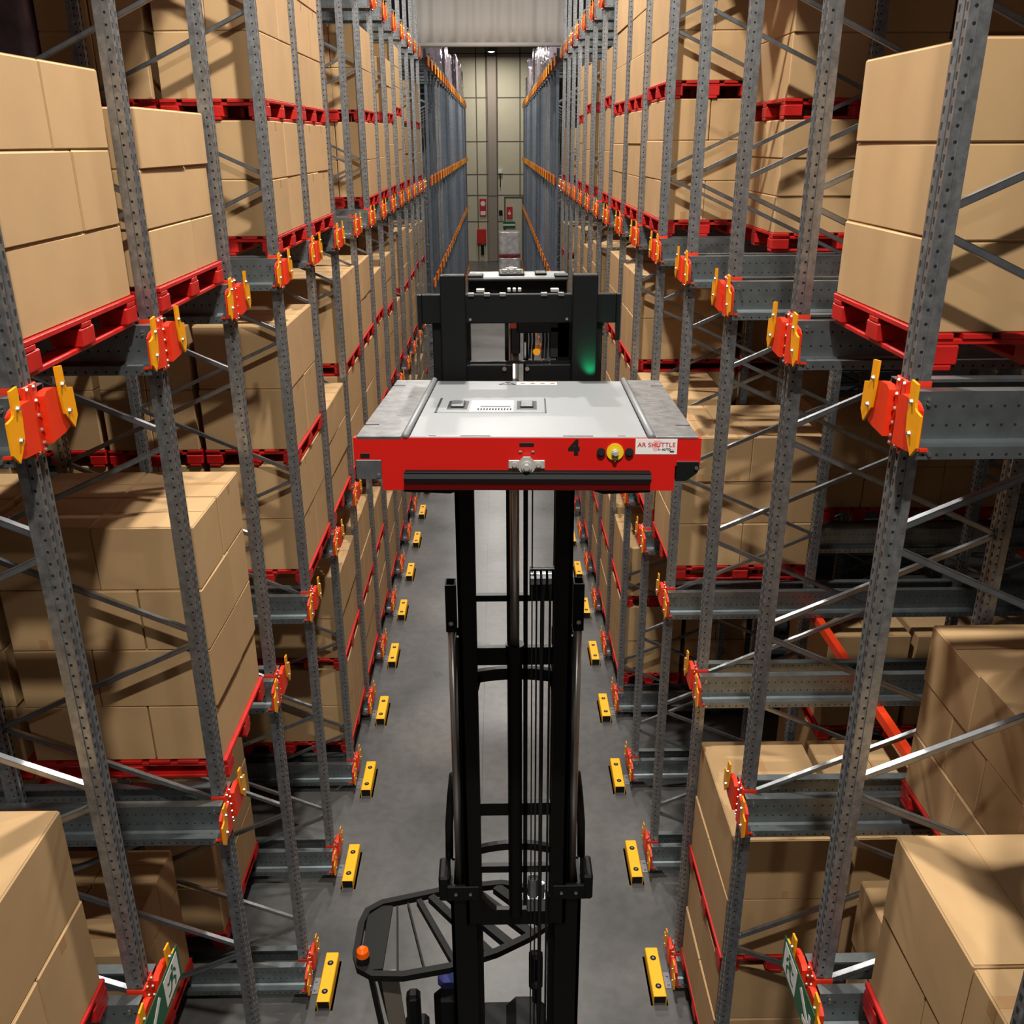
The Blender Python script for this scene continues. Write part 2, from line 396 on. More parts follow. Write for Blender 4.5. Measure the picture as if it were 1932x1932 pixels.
# far racking block beyond the curtain: blue-grey posts packed close by perspective
PMB = {s: None for s in (1,-1)}
def far_bracket(s):
    mb = MB()
    mb.bbox(min(0,s*-.04),max(0,s*-.04),-.21,.21,-.2,.0,.01); mb.box(min(s*-.04,s*-.055),max(s*-.04,s*-.055),.14,.25,-.2,.05,1); mb.box(min(s*-.04,s*-.055),max(s*-.04,s*-.055),-.25,-.14,-.2,.05,1)
    for z in (-.02,-.08,-.14,-.2): mb.cyl((s*-.04,.03,z),(s*-.052,.03,z),.012,6,mat=2)
    return mb.mesh('rail_bracket', [M['orange'], M['yellow'], M['bolt']])
Y2 = [25.4+1.4*i for i in range(23)]
for s in (1,-1):
    pm = post_mesh(s, 0, 9.06); pm.materials.clear(); pm.materials.append(M['bluepost']); pg_ = post_mesh(s, 0, 9.06); fb = far_bracket(s); proto = None
    for i, y in enumerate(Y2):
        lab = f"blue-grey rack frame of the far {SIDE[s]} block, {ORD[i+1]} beyond the white curtain"
        if proto is None:
            o = proto = thing('rack_frame', lab, 'rack frame', (s*XF, y, 0))
            link('post', pm, o); link('post', pm, o, (s*(XR-XF),0,0))
            for z in ZN[:7:2]: link('brace', BUP[s], o, (s*.05,0,z)); link('brace', BDN[s], o, (s*.05,0,z-.08))
            for zt in (ZT[0], 3.55, ZT[2], ZT[3]): link('rail_bracket', fb, o, (0,0,zt))
            index_tree(o)
        else: o = copy_tree(proto); tag(o, lab, 'rack frame')
        o.location.y = y; o['group'] = 'rack frames of the far block'
        if i in (3,4,8,12,15,20):
            for c in o.children:
                if c.name.startswith('post'): c.data = pg_
        for e in (1,-1):
            if (i == 0 and e < 0) or (i == 22 and e > 0): continue
            q = link('shuttle_rail', RM[s,e], None, (0, y, ZT[3]))
            tag(q, f"galvanised top rail on the {'far' if e > 0 else 'near'} side of the {ORD[i+1]} frame of the far {SIDE[s]} block", 'rail', 'shuttle rails')
# ------------------------------------------------------------------ pallets and boxes
PH = .144
class Load:
    def __init__(s, side, lane, lvl, x, lx, y0, y1, stacks, pats=None, row=0):
        s.side, s.lane, s.lvl, s.x, s.lx, s.y0, s.y1, s.stacks, s.pats, s.row = side, lane, lvl, x, lx, y0, y1, stacks, pats or {}, row
LOADS = []
def bay(lane): return (Y(lane)+.13, Y(lane+1)-.13)
def add(side, lane, lvl, x, lx, stacks, y=None, pats=None, rows=1, gap=.03, rowstacks=None):
    y0, y1 = y or (Y(lane)+.11, Y(lane+1)-.11)
    for r in range(rows):
        st = stacks if r == 0 or rowstacks is None else rowstacks
        LOADS.append(Load(side, lane, lvl, x+r*(lx+gap), lx, y0, y1, st, pats if r == 0 else None, r))
L, R = -1, 1
T = 1/3
# left side
add(L,2,0, 2.55,1.0, [[.39]*3], y=(4.92,6.0), rows=2)
add(L,3,0, 2.33,1.0, [[.5]*3], y=(6.25,7.42), rows=2)
add(L,5,0, 1.63,.8, [[.48,.48],[.5,.51]], rows=2)
add(L,6,0, 1.63,.8, [[.48,.48],[.5,.5]], rows=2)
add(L,7,0, 1.64,.8, [[.48,.48],[.6]], rows=2)
add(L,0,1, 1.745,1.2, [[.492,.492]], y=(2.07,3.235), pats={(0,0):([.62,.38],[.5,.5]), (0,1):([.4,.6],[.5,.5])})
add(L,2,1, 1.62,1.2, [[.395]*4], y=(4.87,5.86), rows=2, pats={(0,3):([.5,.5],[.5,.5]), (0,2):([.6,.4],[.32,.35,.33]), (0,1):([.6,.4],[.6,.4]), (0,0):([1],[.36,.64])})
add(L,4,1, 1.62,.8, [[.5,.5],[.53,.53]], y=(7.66,8.8), rows=4, pats={(0,0):([.5,.5],[1]),(0,1):([.5,.5],[1]),(1,0):([.5,.5],[1]),(1,1):([.5,.5],[1])})
add(L,5,1, 1.62,1.2, [[.37]*3], rows=2, rowstacks=[[.5,.5],[.6,.4]])
add(L,6,1, 1.62,1.2, [[.56,.56],[.95]], rows=2, pats={(1,0):([.5,.5],[1]), (0,0):([1],[1]),(0,1):([1],[1])})
add(L,7,1, 1.62,1.2, [[.56,.56],[.46,.46]], rows=1)
add(L,1,2, 1.66,.8, [[.333]*3], y=(3.46,4.63), rows=2, pats={(0,0):([1],[.5,.5]),(0,1):([.64,.36],[.5,.5]),(0,2):([.5,.5],[.5,.5])})
add(L,2,2, 1.62,.8, [[.285]*3], y=(4.87,6.03), rows=2, pats={(0,0):([.62,.38],[.5,.5]),(0,1):([1],[.5,.5]),(0,2):([.62,.38],[.5,.5])})
add(L,4,2, 1.62,.8, [[.425,.425],[.46,.46,.4]], y=(7.66,8.83), rows=2, pats={(0,0):([.5,.5],[1]),(0,1):([.5,.5],[1]),(1,0):([1],[.55,.45]),(1,1):([.6,.4],[.5,.5])})
add(L,5,2, 1.61,.8, [[.425,.425],[.43,.43,.43]], rows=2, pats={(0,0):([.5,.5],[1]),(0,1):([.5,.5],[1]),(1,0):([1],[.5,.5])})
add(L,8,2, 1.62,.8, [[.47,.47],[.5,.5]], rows=2)
# right side
add(R,1,0, 2.36,1.0, [[.48,.48],[.5,.5]], y=(3.46,4.58))
add(R,2,0, 1.63,.8, [[.48,.48],[.51,.51]], y=(4.9,6.03), rows=3, pats={(0,0):([.5,.5],[1]),(0,1):([.5,.5],[1]),(1,0):([.55,.45],[1]),(1,1):([1],[1])})
add(R,4,0, 3.2,.8, [[.48,.48],[.5,.5]], rows=3)
add(R,6,0, 1.63,.8, [[.49,.49],[.66]], rows=2, pats={(1,0):([.5,.5],[1]),(0,0):([1],[1]),(0,1):([1],[1])})
add(R,7,0, 1.63,.8, [[.49,.49],[.66]], rows=2)
add(R,0,1, 1.77,1.2, [[.43,.43]], y=(2.15,3.15), pats={(0,0):([.55,.45],[.5,.5]), (0,1):([.3,.7],[.5,.5])})
add(R,1,1, 2.53,1.2, [[.355]*3], y=(3.48,4.6), pats={(0,0):([.5,.5],[.5,.5]),(0,1):([T,T,T],[.5,.5]),(0,2):([.5,.5],[.5,.5])})
add(R,4,1, 1.66,1.28, [[.41,.4,.41]], y=(7.65,8.74), pats={(0,0):([.5,.5],[.49,.51]),(0,1):([.5,.5],[.69,.31]),(0,2):([.5,.5],[.33,.18,.49])})
add(R,5,1, 1.64,.8, [[.4]*3], rows=1)
add(R,5,1, 3.5,.8, [[.45,.45]], rows=3)
LOADS[-3].row, LOADS[-2].row, LOADS[-1].row = 1, 2, 3
add(R,6,1, 1.62,1.2, [[.57,.57],[.47,.47]], rows=2)
add(R,7,1, 1.62,1.2, [[.57,.57],[.5,.44]], rows=2)
add(R,1,2, 1.74,1.0, [[.34]*3], y=(3.52,4.56), rows=2, pats={(0,0):([1],[1]),(0,1):([1],[1]),(0,2):([1],[1])})
add(R,4,2, 2.3,1.2, [[.28]*3,[.45,.45,.4]], y=(7.66,8.83), rows=2, pats={(0,0):([.5,.5],[.8,.2]),(0,1):([.5,.5],[1]),(0,2):([.5,.5],[.5,.5]),(1,0):([1],[1]),(1,1):([.5,.5],[1])})
add(R,5,2, 1.63,.8, [[.347]*3,[.4]*3], rows=3, pats={(0,0):([.5,.5],[.5,.5]),(0,1):([1],[1]),(0,2):([1],[.5,.5]),(1,0):([1],[.45,.55]),(1,1):([1],[.5,.5])})
add(R,6,2, 1.62,.8, [[.33]*3,[.4]*3], rows=2)
add(R,7,2, 1.62,.8, [[.33]*3,[.4]*3], rows=2)
rnd = random.Random(11)
for s in (L,R):
    for lvl in range(3):
        for lane in range(8, KMAX):
            if s == L and lvl == 2 and lane == 8: continue
            if rnd.random() < .16: continue
            h = rnd.choice(([.48,.48],[.33]*3,[.56,.56]))
            up = rnd.choice(([.4,.4],[.6],[.33]*3,None))
            st = [h] if up is None else [h, up]
            if lvl < 2:
                while sum(sum(q)+PH for q in st) > 2.38: st[-1] = st[-1][:-1] if len(st[-1]) > 1 else [.4]
            add(s, lane, lvl, 1.62+rnd.uniform(0,.04), .8, st, rows=2 if lane < 12 else 1)
PATS = [([.5,.5],[.5,.5]), ([T,T,T],[.5,.5]), ([.6,.4],[1]), ([1],[.5,.5])]
def lname(n, i): return {1:['only'],2:['bottom','top'],3:['bottom','middle','top'],4:['bottom','second','third','top']}[n][i]
def pname(n, i, w): return '' if n == 1 else ({2:[w[0],w[2]],3:w}[n][i])
BOX = []; PAL = []
ROW = ['', 'second-row ', 'third-row ', 'fourth-row ', 'fifth-row ']
prnd = random.Random(5)
for ld in LOADS:
    z = ZT[ld.lvl]
    where = f"{ORD[ld.lane]} {SIDE[ld.side]} bay" if ld.lane else f"{SIDE[ld.side]} bay nearest the camera"
    for si, layers in enumerate(ld.stacks):
        tier = ('' if len(ld.stacks) == 1 else ('lower ' if si == 0 else 'upper '))
        PAL.append((ld.side, ld.x, ld.lx, ld.y0, ld.y1, z, f"red wooden pallet under the {tier}{ROW[ld.row]}load, {where}, {TIER[ld.lvl]} tier", ld))
        z += PH
        for li, h in enumerate(layers):
            ys, xs = ld.pats.get((si,li)) or PATS[prnd.randrange(4) if ld.row == 0 else 0]
            # loads stand a little inside their pallet
            fx, fy = ld.x+.012+prnd.uniform(-.006,.006), ld.y0+.012+prnd.uniform(-.008,.008)
            wx, wy = ld.lx-.024, ld.y1-ld.y0-.024
            cx = 0
            for xi, dx in enumerate(xs):
                cy = 0
                for yi, dy in enumerate(ys):
                    spot = ' '.join(w for w in (pname(len(ys), yi, ['near','middle','far']), pname(len(xs), xi, ['aisle-side','central','inner'])) if w)
                    lab = f"cardboard box, {lname(len(layers),li)} layer{', '+spot+' spot' if spot else ''}, {tier}{ROW[ld.row]}load, {where}, {TIER[ld.lvl]} tier"
                    BOX.append(dict(s=ld.side, x0=fx+cx*wx, x1=fx+(cx+dx)*wx, y0=fy+cy*wy, y1=fy+(cy+dy)*wy, z0=z, z1=z+h, label=lab,
                                    top=li == len(layers)-1, ld=ld, li=li, si=si, xi=xi, yi=yi))
                    cy += dy
                cx += dx
            z += h
CAM = Vector((.112, 0, 6.9325)); FPX = 1754.1; PITCH, YAW, ROLL = .379, .0135, -.0045
CROT = Matrix.Rotation(-YAW,3,'Z') @ Matrix.Rotation(PI/2-PITCH,3,'X') @ Matrix.Rotation(ROLL,3,'Z')
CINV = CROT.transposed()
def project(p, cam=CAM):
    q = CINV @ (Vector(p)-cam)
    if q.z > -.1: return None
    return 966+q.x/-q.z*FPX, 966-q.y/-q.z*FPX, -q.z
vs, fs = [], []
def obb(x0,x1,y0,y1,z0,z1):
    n = len(vs)
    vs.extend([(x0,y0,z0),(x1,y0,z0),(x1,y1,z0),(x0,y1,z0),(x0,y0,z1),(x1,y0,z1),(x1,y1,z1),(x0,y1,z1)])
    fs.extend([tuple(i+n for i in f) for f in ((0,3,2,1),(4,5,6,7),(0,1,5,4),(1,2,6,5),(2,3,7,6),(3,0,4,7))])
for b in BOX: obb(min(b['s']*b['x0'],b['s']*b['x1'])+.004, max(b['s']*b['x0'],b['s']*b['x1'])-.004, b['y0']+.004, b['y1']-.004, b['z0']+.002, b['z1'])
for pl in PAL: obb(min(pl[0]*pl[1],pl[0]*(pl[1]+pl[2]))+.01, max(pl[0]*pl[1],pl[0]*(pl[1]+pl[2]))-.01, pl[3], pl[4], pl[5]+.03, pl[5]+.12)
TREE = BVHTree.FromPolygons(vs, fs)
def visible_area(s, x0, x1, y0, y1, z0, z1):
    best = [0, 0]
    for ci, cam in enumerate((CAM, CAM+Vector((.9,0,0)), CAM-Vector((.9,0,0)))):
        area = 0
        for face in range(3):
            if face == 0: P0, U, V = Vector((s*x0,y0,z0)), Vector((s*(x1-x0),0,0)), Vector((0,0,z1-z0))
            elif face == 1: P0, U, V = Vector((s*x0,y0,z0)), Vector((0,y1-y0,0)), Vector((0,0,z1-z0))
            else:
                if cam.z < z1: continue
                P0, U, V = Vector((s*x0,y0,z1)), Vector((s*(x1-x0),0,0)), Vector((0,y1-y0,0))
            n = 5; hit = 0
            for i in range(n):
                for j in range(n):
                    q = P0+U*((i+.5)/n*.92+.04)+V*((j+.5)/n*.92+.04)
                    pr = project(q, cam)
                    if pr is None or not (-20 < pr[0] < 1952 and -20 < pr[1] < 1952): continue
                    d = q-cam; h = TREE.ray_cast(cam, d.normalized(), d.length-.03)
                    if h[0] is None: hit += 1
            c = project(P0+U*.5+V*.5, cam)
            if c: 
                nn = U.cross(V).normalized(); d = (P0+U*.5+V*.5-cam).normalized()
                area += hit/(n*n)*U.length*V.length*abs(nn.dot(d))*(FPX/c[2])**2
        if ci == 0: best[0] = area
        best[1] += area
    return best
for b in BOX: b['vis'] = visible_area(b['s'], b['x0'], b['x1'], b['y0'], b['y1'], b['z0'], b['z1'])
BOX = [b for b in BOX if b['vis'][1] > 0]
BOX.sort(key=lambda b: -b['vis'][0])
brnd = random.Random(3)
def box_shape(mb, lx, ly, h, tape=0):
    """closed carton centred on its base: chamfered body, two top flaps with a slit, and a folded rim"""
    b = .006
    mb.bbox(-lx/2,lx/2,-ly/2,ly/2,0,h-.003,b)
    g = .0035
    if lx >= ly:
        mb.box(-lx/2+b,lx/2-b,-ly/2+b,-g,h-.004,h); mb.box(-lx/2+b,lx/2-b,g,ly/2-b,h-.004,h)
        if tape: mb.box(-lx/2+b,lx/2-b,-.025,.025,h,h+.0006,1)
        if tape > 1:
            for e in (-1,1): mb.box(min(e*lx/2,e*(lx/2+.0006)),max(e*lx/2,e*(lx/2+.0006)),-.025,.025,h-.07,h-.008,1)
    else:
        mb.box(-lx/2+b,-g,-ly/2+b,ly/2-b,h-.004,h); mb.box(g,lx/2-b,-ly/2+b,ly/2-b,h-.004,h)
        if tape: mb.box(-.025,.025,-ly/2+b,ly/2-b,h,h+.0006,1)
        if tape > 1:
            for e in (-1,1): mb.box(-.025,.025,min(e*ly/2,e*(ly/2+.0006)),max(e*ly/2,e*(ly/2+.0006)),.008,.075,1)
CACHE = {}
def box_mesh(lx, ly, h, tape):
    key = (round(lx,2), round(ly,2), round(h,3), tape)
    if key not in CACHE:
        mb = MB(); box_shape(mb, key[0]-.007, key[1]-.007, key[2]-.002, tape); CACHE[key] = mb.mesh('cardboard_box', [M['card'], M['tape']])
    return CACHE[key]
rest = MB(); nrest = 0; OPEN = None
for i, b in enumerate(BOX):
    lx, ly, h = b['x1']-b['x0'], b['y1']-b['y0'], b['z1']-b['z0']
    cx, cy = b['s']*(b['x0']+b['x1'])/2, (b['y0']+b['y1'])/2
    ld = b['ld']
    if ld.side == R and ld.lane == 1 and ld.lvl == 1 and b['li'] == 2 and b['xi'] == 0 and b['yi'] == 0:
        OPEN = b; continue
    if i < 300:
        o = link('cardboard_box', box_mesh(lx, ly, h, brnd.choice((0,0,2,2))), None, (cx+brnd.uniform(-.003,.003), cy+brnd.uniform(-.003,.003), b['z0']+.0005))
        o.rotation_euler.z = brnd.uniform(-.006,.006)
        tag(o, b['label'], 'box', 'cardboard boxes stacked on pallets')
    else:
        n = len(rest.v); rest.bbox(cx-lx/2+.003,cx+lx/2-.003,cy-ly/2+.003,cy+ly/2-.003,b['z0']+.0005,b['z1']-.001,.006); nrest += 1
if nrest:
    o = rest.build('cardboard_boxes', M['card'])
    tag(o, 'remaining smaller-looking cardboard boxes stacked on pallets in the more distant bays', 'boxes', kind='stuff')
# the one carton left open, a flap standing up
if OPEN:
    b = OPEN; lx, ly, h = b['x1']-b['x0']-.008, b['y1']-b['y0']-.008, b['z1']-b['z0']
    o = thing('cardboard_box', 'open cardboard box with one flap bent up, on the right below the orange bracket', 'box',
              ((b['x0']+b['x1'])/2, (b['y0']+b['y1'])/2, b['z0']+.0005), 'cardboard boxes stacked on pallets')
    mb = MB(); t = .006
    mb.box(-lx/2,lx/2,-ly/2,-ly/2+t,0,h); mb.box(-lx/2,lx/2,ly/2-t,ly/2,0,h); mb.box(-lx/2,-lx/2+t,-ly/2+t,ly/2-t,0,h); mb.box(lx/2-t,lx/2,-ly/2+t,ly/2-t,0,h)
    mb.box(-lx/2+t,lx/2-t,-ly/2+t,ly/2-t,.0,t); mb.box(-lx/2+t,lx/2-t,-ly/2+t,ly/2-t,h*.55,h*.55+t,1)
    mb.build('body', [M['card'], M['carddark']], o)
    fl = MB(); fl.bar((-lx/2,0,h),(lx*.16,0,h+.085),ly*.98,.005); fl.build('flap', M['card'], o)
    fl = MB(); fl.bar((lx/2,0,h),(lx*.2,0,h-.03),ly*.9,.005); fl.build('flap', M['card'], o)
# pallets
PCACHE = {}
def pallet_parts(lx, ly):
    key = (round(lx,2), round(ly,2))
    if key in PCACHE: return PCACHE[key]
    lx, ly = key
    d = MB(); nb = 5 if lx < 1 else 7; w = lx*.78/nb
    for i in range(nb):
        x = -lx/2+w/2+(lx-w)*i/(nb-1); d.bbox(x-w/2,x+w/2,-ly/2,ly/2,.122,.144,.003)
    for y in (-ly/2+.06,0,ly/2-.06): d.bbox(-lx/2,lx/2,y-.05,y+.05,.1,.122,.003)
    blk = MB().bbox(-.07,.07,-.07,.07,.022,.1,.006)
    sk = MB()
    if lx > 1.1: sk.bbox(-lx/2,lx/2,-.05,.05,0,.022,.004)
    else: sk.bbox(-.05,.05,-ly/2,ly/2,0,.022,.004)
    spots = [(0,y) for y in (-ly/2+.07,0,ly/2-.07)] if lx > 1.1 else [(x,0) for x in (-lx/2+.07,0,lx/2-.07)]
    pos = [(x,y) for x in (-lx/2+.07,0,lx/2-.07) for y in (-ly/2+.07,0,ly/2-.07)]
    one = MB(); one.v, one.f, one.m = list(d.v), list(d.f), list(d.m)
    for x,y in pos: one.add([(a+x,c+y,z) for a,c,z in blk.v], blk.f)
    for x, y in spots: one.add([(a+x,c+y,z) for a,c,z in sk.v], sk.f)
    PCACHE[key] = (d.mesh('deck',M['pallet']), blk.mesh('block',M['pallet']), sk.mesh('skid',M['pallet']), pos, spots, one.mesh('pallet',M['pallet']))
    return PCACHE[key]
npal = 0
for s, x, lx, y0, y1, z, lab, ld in PAL:
    v = visible_area(s, x, x+lx, y0, y1, z+.01, z+.14)
    if v[1] <= 0: continue
    dk, bl, sk, pos, spots, one = pallet_parts(lx, y1-y0); c = (s*(x+lx/2), (y0+y1)/2, z+.0005)
    if y0 < 9.5 and v[0] > 60:
        o = thing('pallet', lab, 'pallet', c, 'red pallets in the racking')
        link('deck', dk, o)
        for px, py in pos: link('block', bl, o, (px,py,0))
        for px, py in spots: link('skid', sk, o, (px,py,0))
    else:
        o = link('pallet', one, None, c); tag(o, lab, 'pallet', 'red pallets in the racking')
    npal += 1
# film-wrapped loads
def wrapped(name, label, s, x, lx, y0, y1, z, h, seed, group, film='wrap'):
    mb = MB(); rn = random.Random(seed); nx, ny, nz = 8, 10, 14; vs = []; fs = []
    def pt(a, c, e):
        X, Yy, Z = -lx/2+lx*a, (y0-y1)/2+(y1-y0)*c, h*e
        j = .012; return (X+rn.uniform(-j,j), Yy+rn.uniform(-j,j), Z+(rn.uniform(-j,j) if 0 < e else 0))
    grid = {}
    def g(i,j,k):
        if (i,j,k) not in grid: grid[i,j,k] = len(vs); vs.append(pt(i/nx,j/ny,k/nz))
        return grid[i,j,k]
    for i in range(nx):
        for j in range(ny):
            for k in (0,nz): fs.append((g(i,j,k),g(i+1,j,k),g(i+1,j+1,k),g(i,j+1,k)))
    for i in range(nx):
        for k in range(nz):
            for j in (0,ny): fs.append((g(i,j,k),g(i+1,j,k),g(i+1,j,k+1),g(i,j,k+1)))
    for j in range(ny):
        for k in range(nz):
            for i in (0,nx): fs.append((g(i,j,k),g(i,j+1,k),g(i,j+1,k+1),g(i,j,k+1)))
    mb.add(vs, fs)
    o = mb.build(name, M[film], None, True); o.location = (s*(x+lx/2), (y0+y1)/2, z)
    return tag(o, label, 'wrapped load', group)
def plain_pallet(label, s, x, lx, y0, y1, z):
    o = link('pallet', pallet_parts(lx, y1-y0)[5], None, (s*(x+lx/2), (y0+y1)/2, z)); tag(o, label, 'pallet', 'red pallets in the racking')
plain_pallet('red pallet under the glossy film-wrapped load deep in the fourth left bay', L, 3.28, .8, 7.66, 8.83, 6.1005)
wrapped('wrapped_load', 'dark load wrapped in glossy film deep in the fourth left bay', L, 3.29,.78,7.68,8.81,6.246,1.95,1,'film-wrapped loads')
for s in (L,R):
    for lane in range(0, 8):
        y0, y1 = Y(lane)+.12, Y(lane+1)-.12; z = ZT[3]+.0005
        where = f"{ORD[lane]} {SIDE[s]} bay" if lane else f"{SIDE[s]} bay nearest the camera"
        plain_pallet(f"red pallet on the top tier of the {where}, above the view", s, 1.64,.8,y0,y1,z)
        wrapped('wrapped_load', f"film-wrapped load on the top tier of the {where}, above the view", s, 1.65,.78,y0+.02,y1-.02,z+PH+.013,1.5,120+lane,'film-wrapped loads')
fr = random.Random(4)
for s in (L,R):
    for i in range(3, 21):
        if fr.random() < .25: continue
        y0, y1 = Y2[i]+.12, Y2[i+1]-.12; z = ZT[3]+.0005
        hh = fr.uniform(.8,1.6)
        plain_pallet(f"red pallet on the top tier of the far {SIDE[s]} block, {ORD[i+1]} bay past the curtain", s, 1.64,.8,y0,y1,z)
        wrapped('wrapped_load', f"film-wrapped load on the top tier of the far {SIDE[s]} block, {ORD[i+1]} bay past the curtain", s, 1.65,.78,y0+.02,y1-.02,z+PH+.013,hh,20+i,'film-wrapped loads')
# ------------------------------------------------------------------ yellow floor guards
def guard_mesh(s):
    mb = MB()
    mb.sheet([(-.075,0),(-.057,0),(-.057,.1),(-.05,.108),(.05,.108),(.057,.1),(.057,0),(.075,0)], -.006, 1, -.26, .26)
    for y in (-.155,.145): mb.cyl((0,y,.106),(0,y,.1095),.027,16,mat=1); mb.cyl((0,y,.1095),(0,y,.112),.012,6,mat=2)
    mb.box(-.05,.05,-.235,.235,.001,.1,3)
    return mb.mesh('floor_guard', [M['guardyellow'], M['grey'], M['bolt'], M['rubber']])
GM = {s: guard_mesh(s) for s in (L,R)}
for s in (L,R):
    for k in range(2, KMAX+1):
        o = link('floor_guard', GM[s], None, (s*1.447, Y(k)-.01, 0)); 
        tag(o, f"yellow steel floor guard with two bolts before the {ORD[k]} {SIDE[s]} rack frame", 'floor guard', 'yellow floor guards')
        pl = MB().bbox(min(s*.08,s*.135),max(s*.08,s*.135),-.09,.08,0,.006,.001).cyl((s*.11,-.05,.006),(s*.11,-.05,.014),.012,6).cyl((s*.11,.04,.006),(s*.11,.04,.014),.012,6)
        link('anchor_plate', pl.mesh('anchor_plate', M['gal']), o)
print('boxes', len(BOX), 'rest', nrest, 'pallets', npal)
# ------------------------------------------------------------------ writing
def text(name, body, size, m, parent, loc, rot, extrude=.0006, bold=0., align='LEFT', sx=1.):
    cu = bpy.data.curves.new(name, 'FONT'); cu.body = body; cu.size = size; cu.extrude = extrude; cu.offset = bold; cu.align_x = align
    cu.space_character = 1.04
    tmp = bpy.data.objects.new(name+'_tmp', cu); COL.objects.link(tmp)
    dg = bpy.context.evaluated_depsgraph_get(); me = bpy.data.meshes.new_from_object(tmp.evaluated_get(dg))
    bpy.data.objects.remove(tmp); me.materials.clear(); me.materials.append(m)
    o = link(name, me, parent, loc); o.rotation_euler = rot; o.scale = (sx,1,1); return o
UP = (PI/2, 0, 0)          # upright lettering facing the camera side (-Y)
# ------------------------------------------------------------------ pallet shuttle on the forks
sh = thing('pallet_shuttle', 'red pallet shuttle with pale grey deck carried on the forks of the reach truck', 'pallet shuttle', (.197, 2.80, 5.892))
sh.rotation_euler = (-.052, 0, -.035)
D = .95
hs = MB()
hs.prism([(-.55,.172),(.55,.172),(.55,.084),(.545,.082),(.471,.082),(.471,0),(-.463,0),(-.463,.082),(-.55,.082)], 1, 0, .03)
hs.bbox(-.463,.471,.03,D,.012,.14,.004); hs.bbox(-.53,.53,.03,D,.10,.165,.004)
hs.build('housing', M['red'], sh)
MB().box(-.545,-.543,-.001,.012,.082,.172).box(-.4635,-.4615,-.0012,.0,.1,.168).build('housing_seam', M['red'], sh)
pn = MB().bbox(-.372,.380,.004,D-.01,.165,.1755,.002)
for x0, x1 in ((-.21,-.115),(.115,.21)): pn.box(x0,x1,.010,.018,.1755,.1762,1)
for x in (-.3,.3): pn.box(x-.012,x+.012,.012,.018,.1755,.1762,1)
pn.build('deck_panel', [M['white'], M['grey']], sh)
for e, n in ((-1,-.372),(1,.380)):
    o_, i_ = e*.54, n+e*.024
    pl = MB(); x0, x1 = min(o_,i_), max(o_,i_)
    pl.bbox(x0,x1,.0,.15,.165,.178,.002); pl.bbox(x0,x1,.17,D-.13,.165,.178,.002); pl.bbox(x0,x1,D-.11,D,.165,.178,.002)
    q0, q1 = sorted((i_, o_-e*.05)); pl.box(q0,q1,.14,.18,.165,.1778); pl.box(q0,q1,D-.14,D-.1,.165,.1778)
    for yy in (.3,.34,.62,.66): pl.cyl((i_+e*.05,yy,.178),(i_+e*.05,yy,.1788),.006,8,mat=1)
    pl.box(min(o_-e*.055,o_-e*.0545),max(o_-e*.055,o_-e*.0535),.02,D-.02,.178,.1784,1)
    pl.build('side_plate', [M['plate'], M['gal']], sh)
    lip = MB(); lip.tube([(n+e*.012,.0,.178),(n+e*.012,D,.178)], .011, 10); lip.build('ridge', M['white'], sh, True)
    wl = MB(); 
    for yy in (.2,.75): wl.cyl((e*.475,yy,.045),(e*.53,yy,.045),.042,20)
    wl.build('wheel', M['rubber'], sh)
bp_ = MB(); bp_.prism([(-.004,.030),(-.03,.034),(-.036,.048),(-.03,.062),(-.004,.064)], 0, -.39, .394)
bp_.build('bumper', M['rubber'], sh)
MB().bbox(-.388,.392,-.031,-.0,.0635,.068,.002).build('bumper_strip', M['grey'], sh)
lt = MB().bbox(-.058,.058,-.006,0,.073,.101,.002)
for e in (-1,1): lt.cyl((e*.038,-.006,.087),(e*.038,-.013,.087),.008,8)
lt.prism([(.027*math.cos(t*PI/4+PI/8),.087+.031*math.sin(t*PI/4+PI/8)) for t in range(8)], 1, -.026, -.006)
lt.cyl((0,-.026,.087),(0,-.034,.087),.017,18); lt.cyl((0,-.034,.087),(0,-.044,.087),.010,6)
lt.build("latch", M["zinc"], sh)
MB().bbox(-.023,.023,-.003,.0,.146,.158,.001).build('sensor_window', M['ink'], sh)
sc_ = MB()
for x in (-.02,.02): sc_.bbox(x-.005,x+.005,-.004,0,.124,.131,.001)
sc_.build('indicator', M['bolt'], sh)
text('number', '4', .064, M['ink'], sh, (.134,-.0012,.121), UP, bold=.0036)
for x in (.235,.324): MB().cyl((x,0,.128),(x,-.010,.128),.0135,18).cyl((x,-.010,.128),(x,-.014,.128),.009,18).build('button', M['rubber'], sh)
es = MB().cyl((.279,0,.129),(.279,-.008,.129),.027,28).build('stop_plate', M['lemon'], sh)
MB().cyl((.279,-.008,.129),(.279,-.022,.129),.011,12).cyl((.279,-.022,.129),(.279,-.03,.129),.007,12).box(.2775,.2805,-.016,-.008,.1,.118).build('key_knob', M['zinc'], es)
lb = MB().box(.343,.474,-.0015,0,.121,.171).build('name_label', M['sign'], sh)
hx = MB().prism([(.400,.166),(.425,.166),(.416,.134),(.402,.130),(.394,.147)], 1, -.0018, -.0014).build('logo', M['pink'], lb)
text('lettering', 'AR SHUTTLE', .0205, M['signred'], lb, (.3495,-.0021,.1448), UP, .0002, .0003)
text('lettering', 'by', .0085, M['ink'], lb, (.4145,-.0021,.1345), UP, .0002)
text('lettering', 'AUTO', .0095, M['ink'], lb, (.4265,-.0021,.1338), UP, .0002, .0004)
text('lettering', 'SAT', .0095, M['pink'], lb, (.4525,-.0021,.1338), UP, .0002, .0002)
MB().box(.4515,.4655,-.0021,-.0014,.1275,.1315).build('logo', M['ink'], lb)
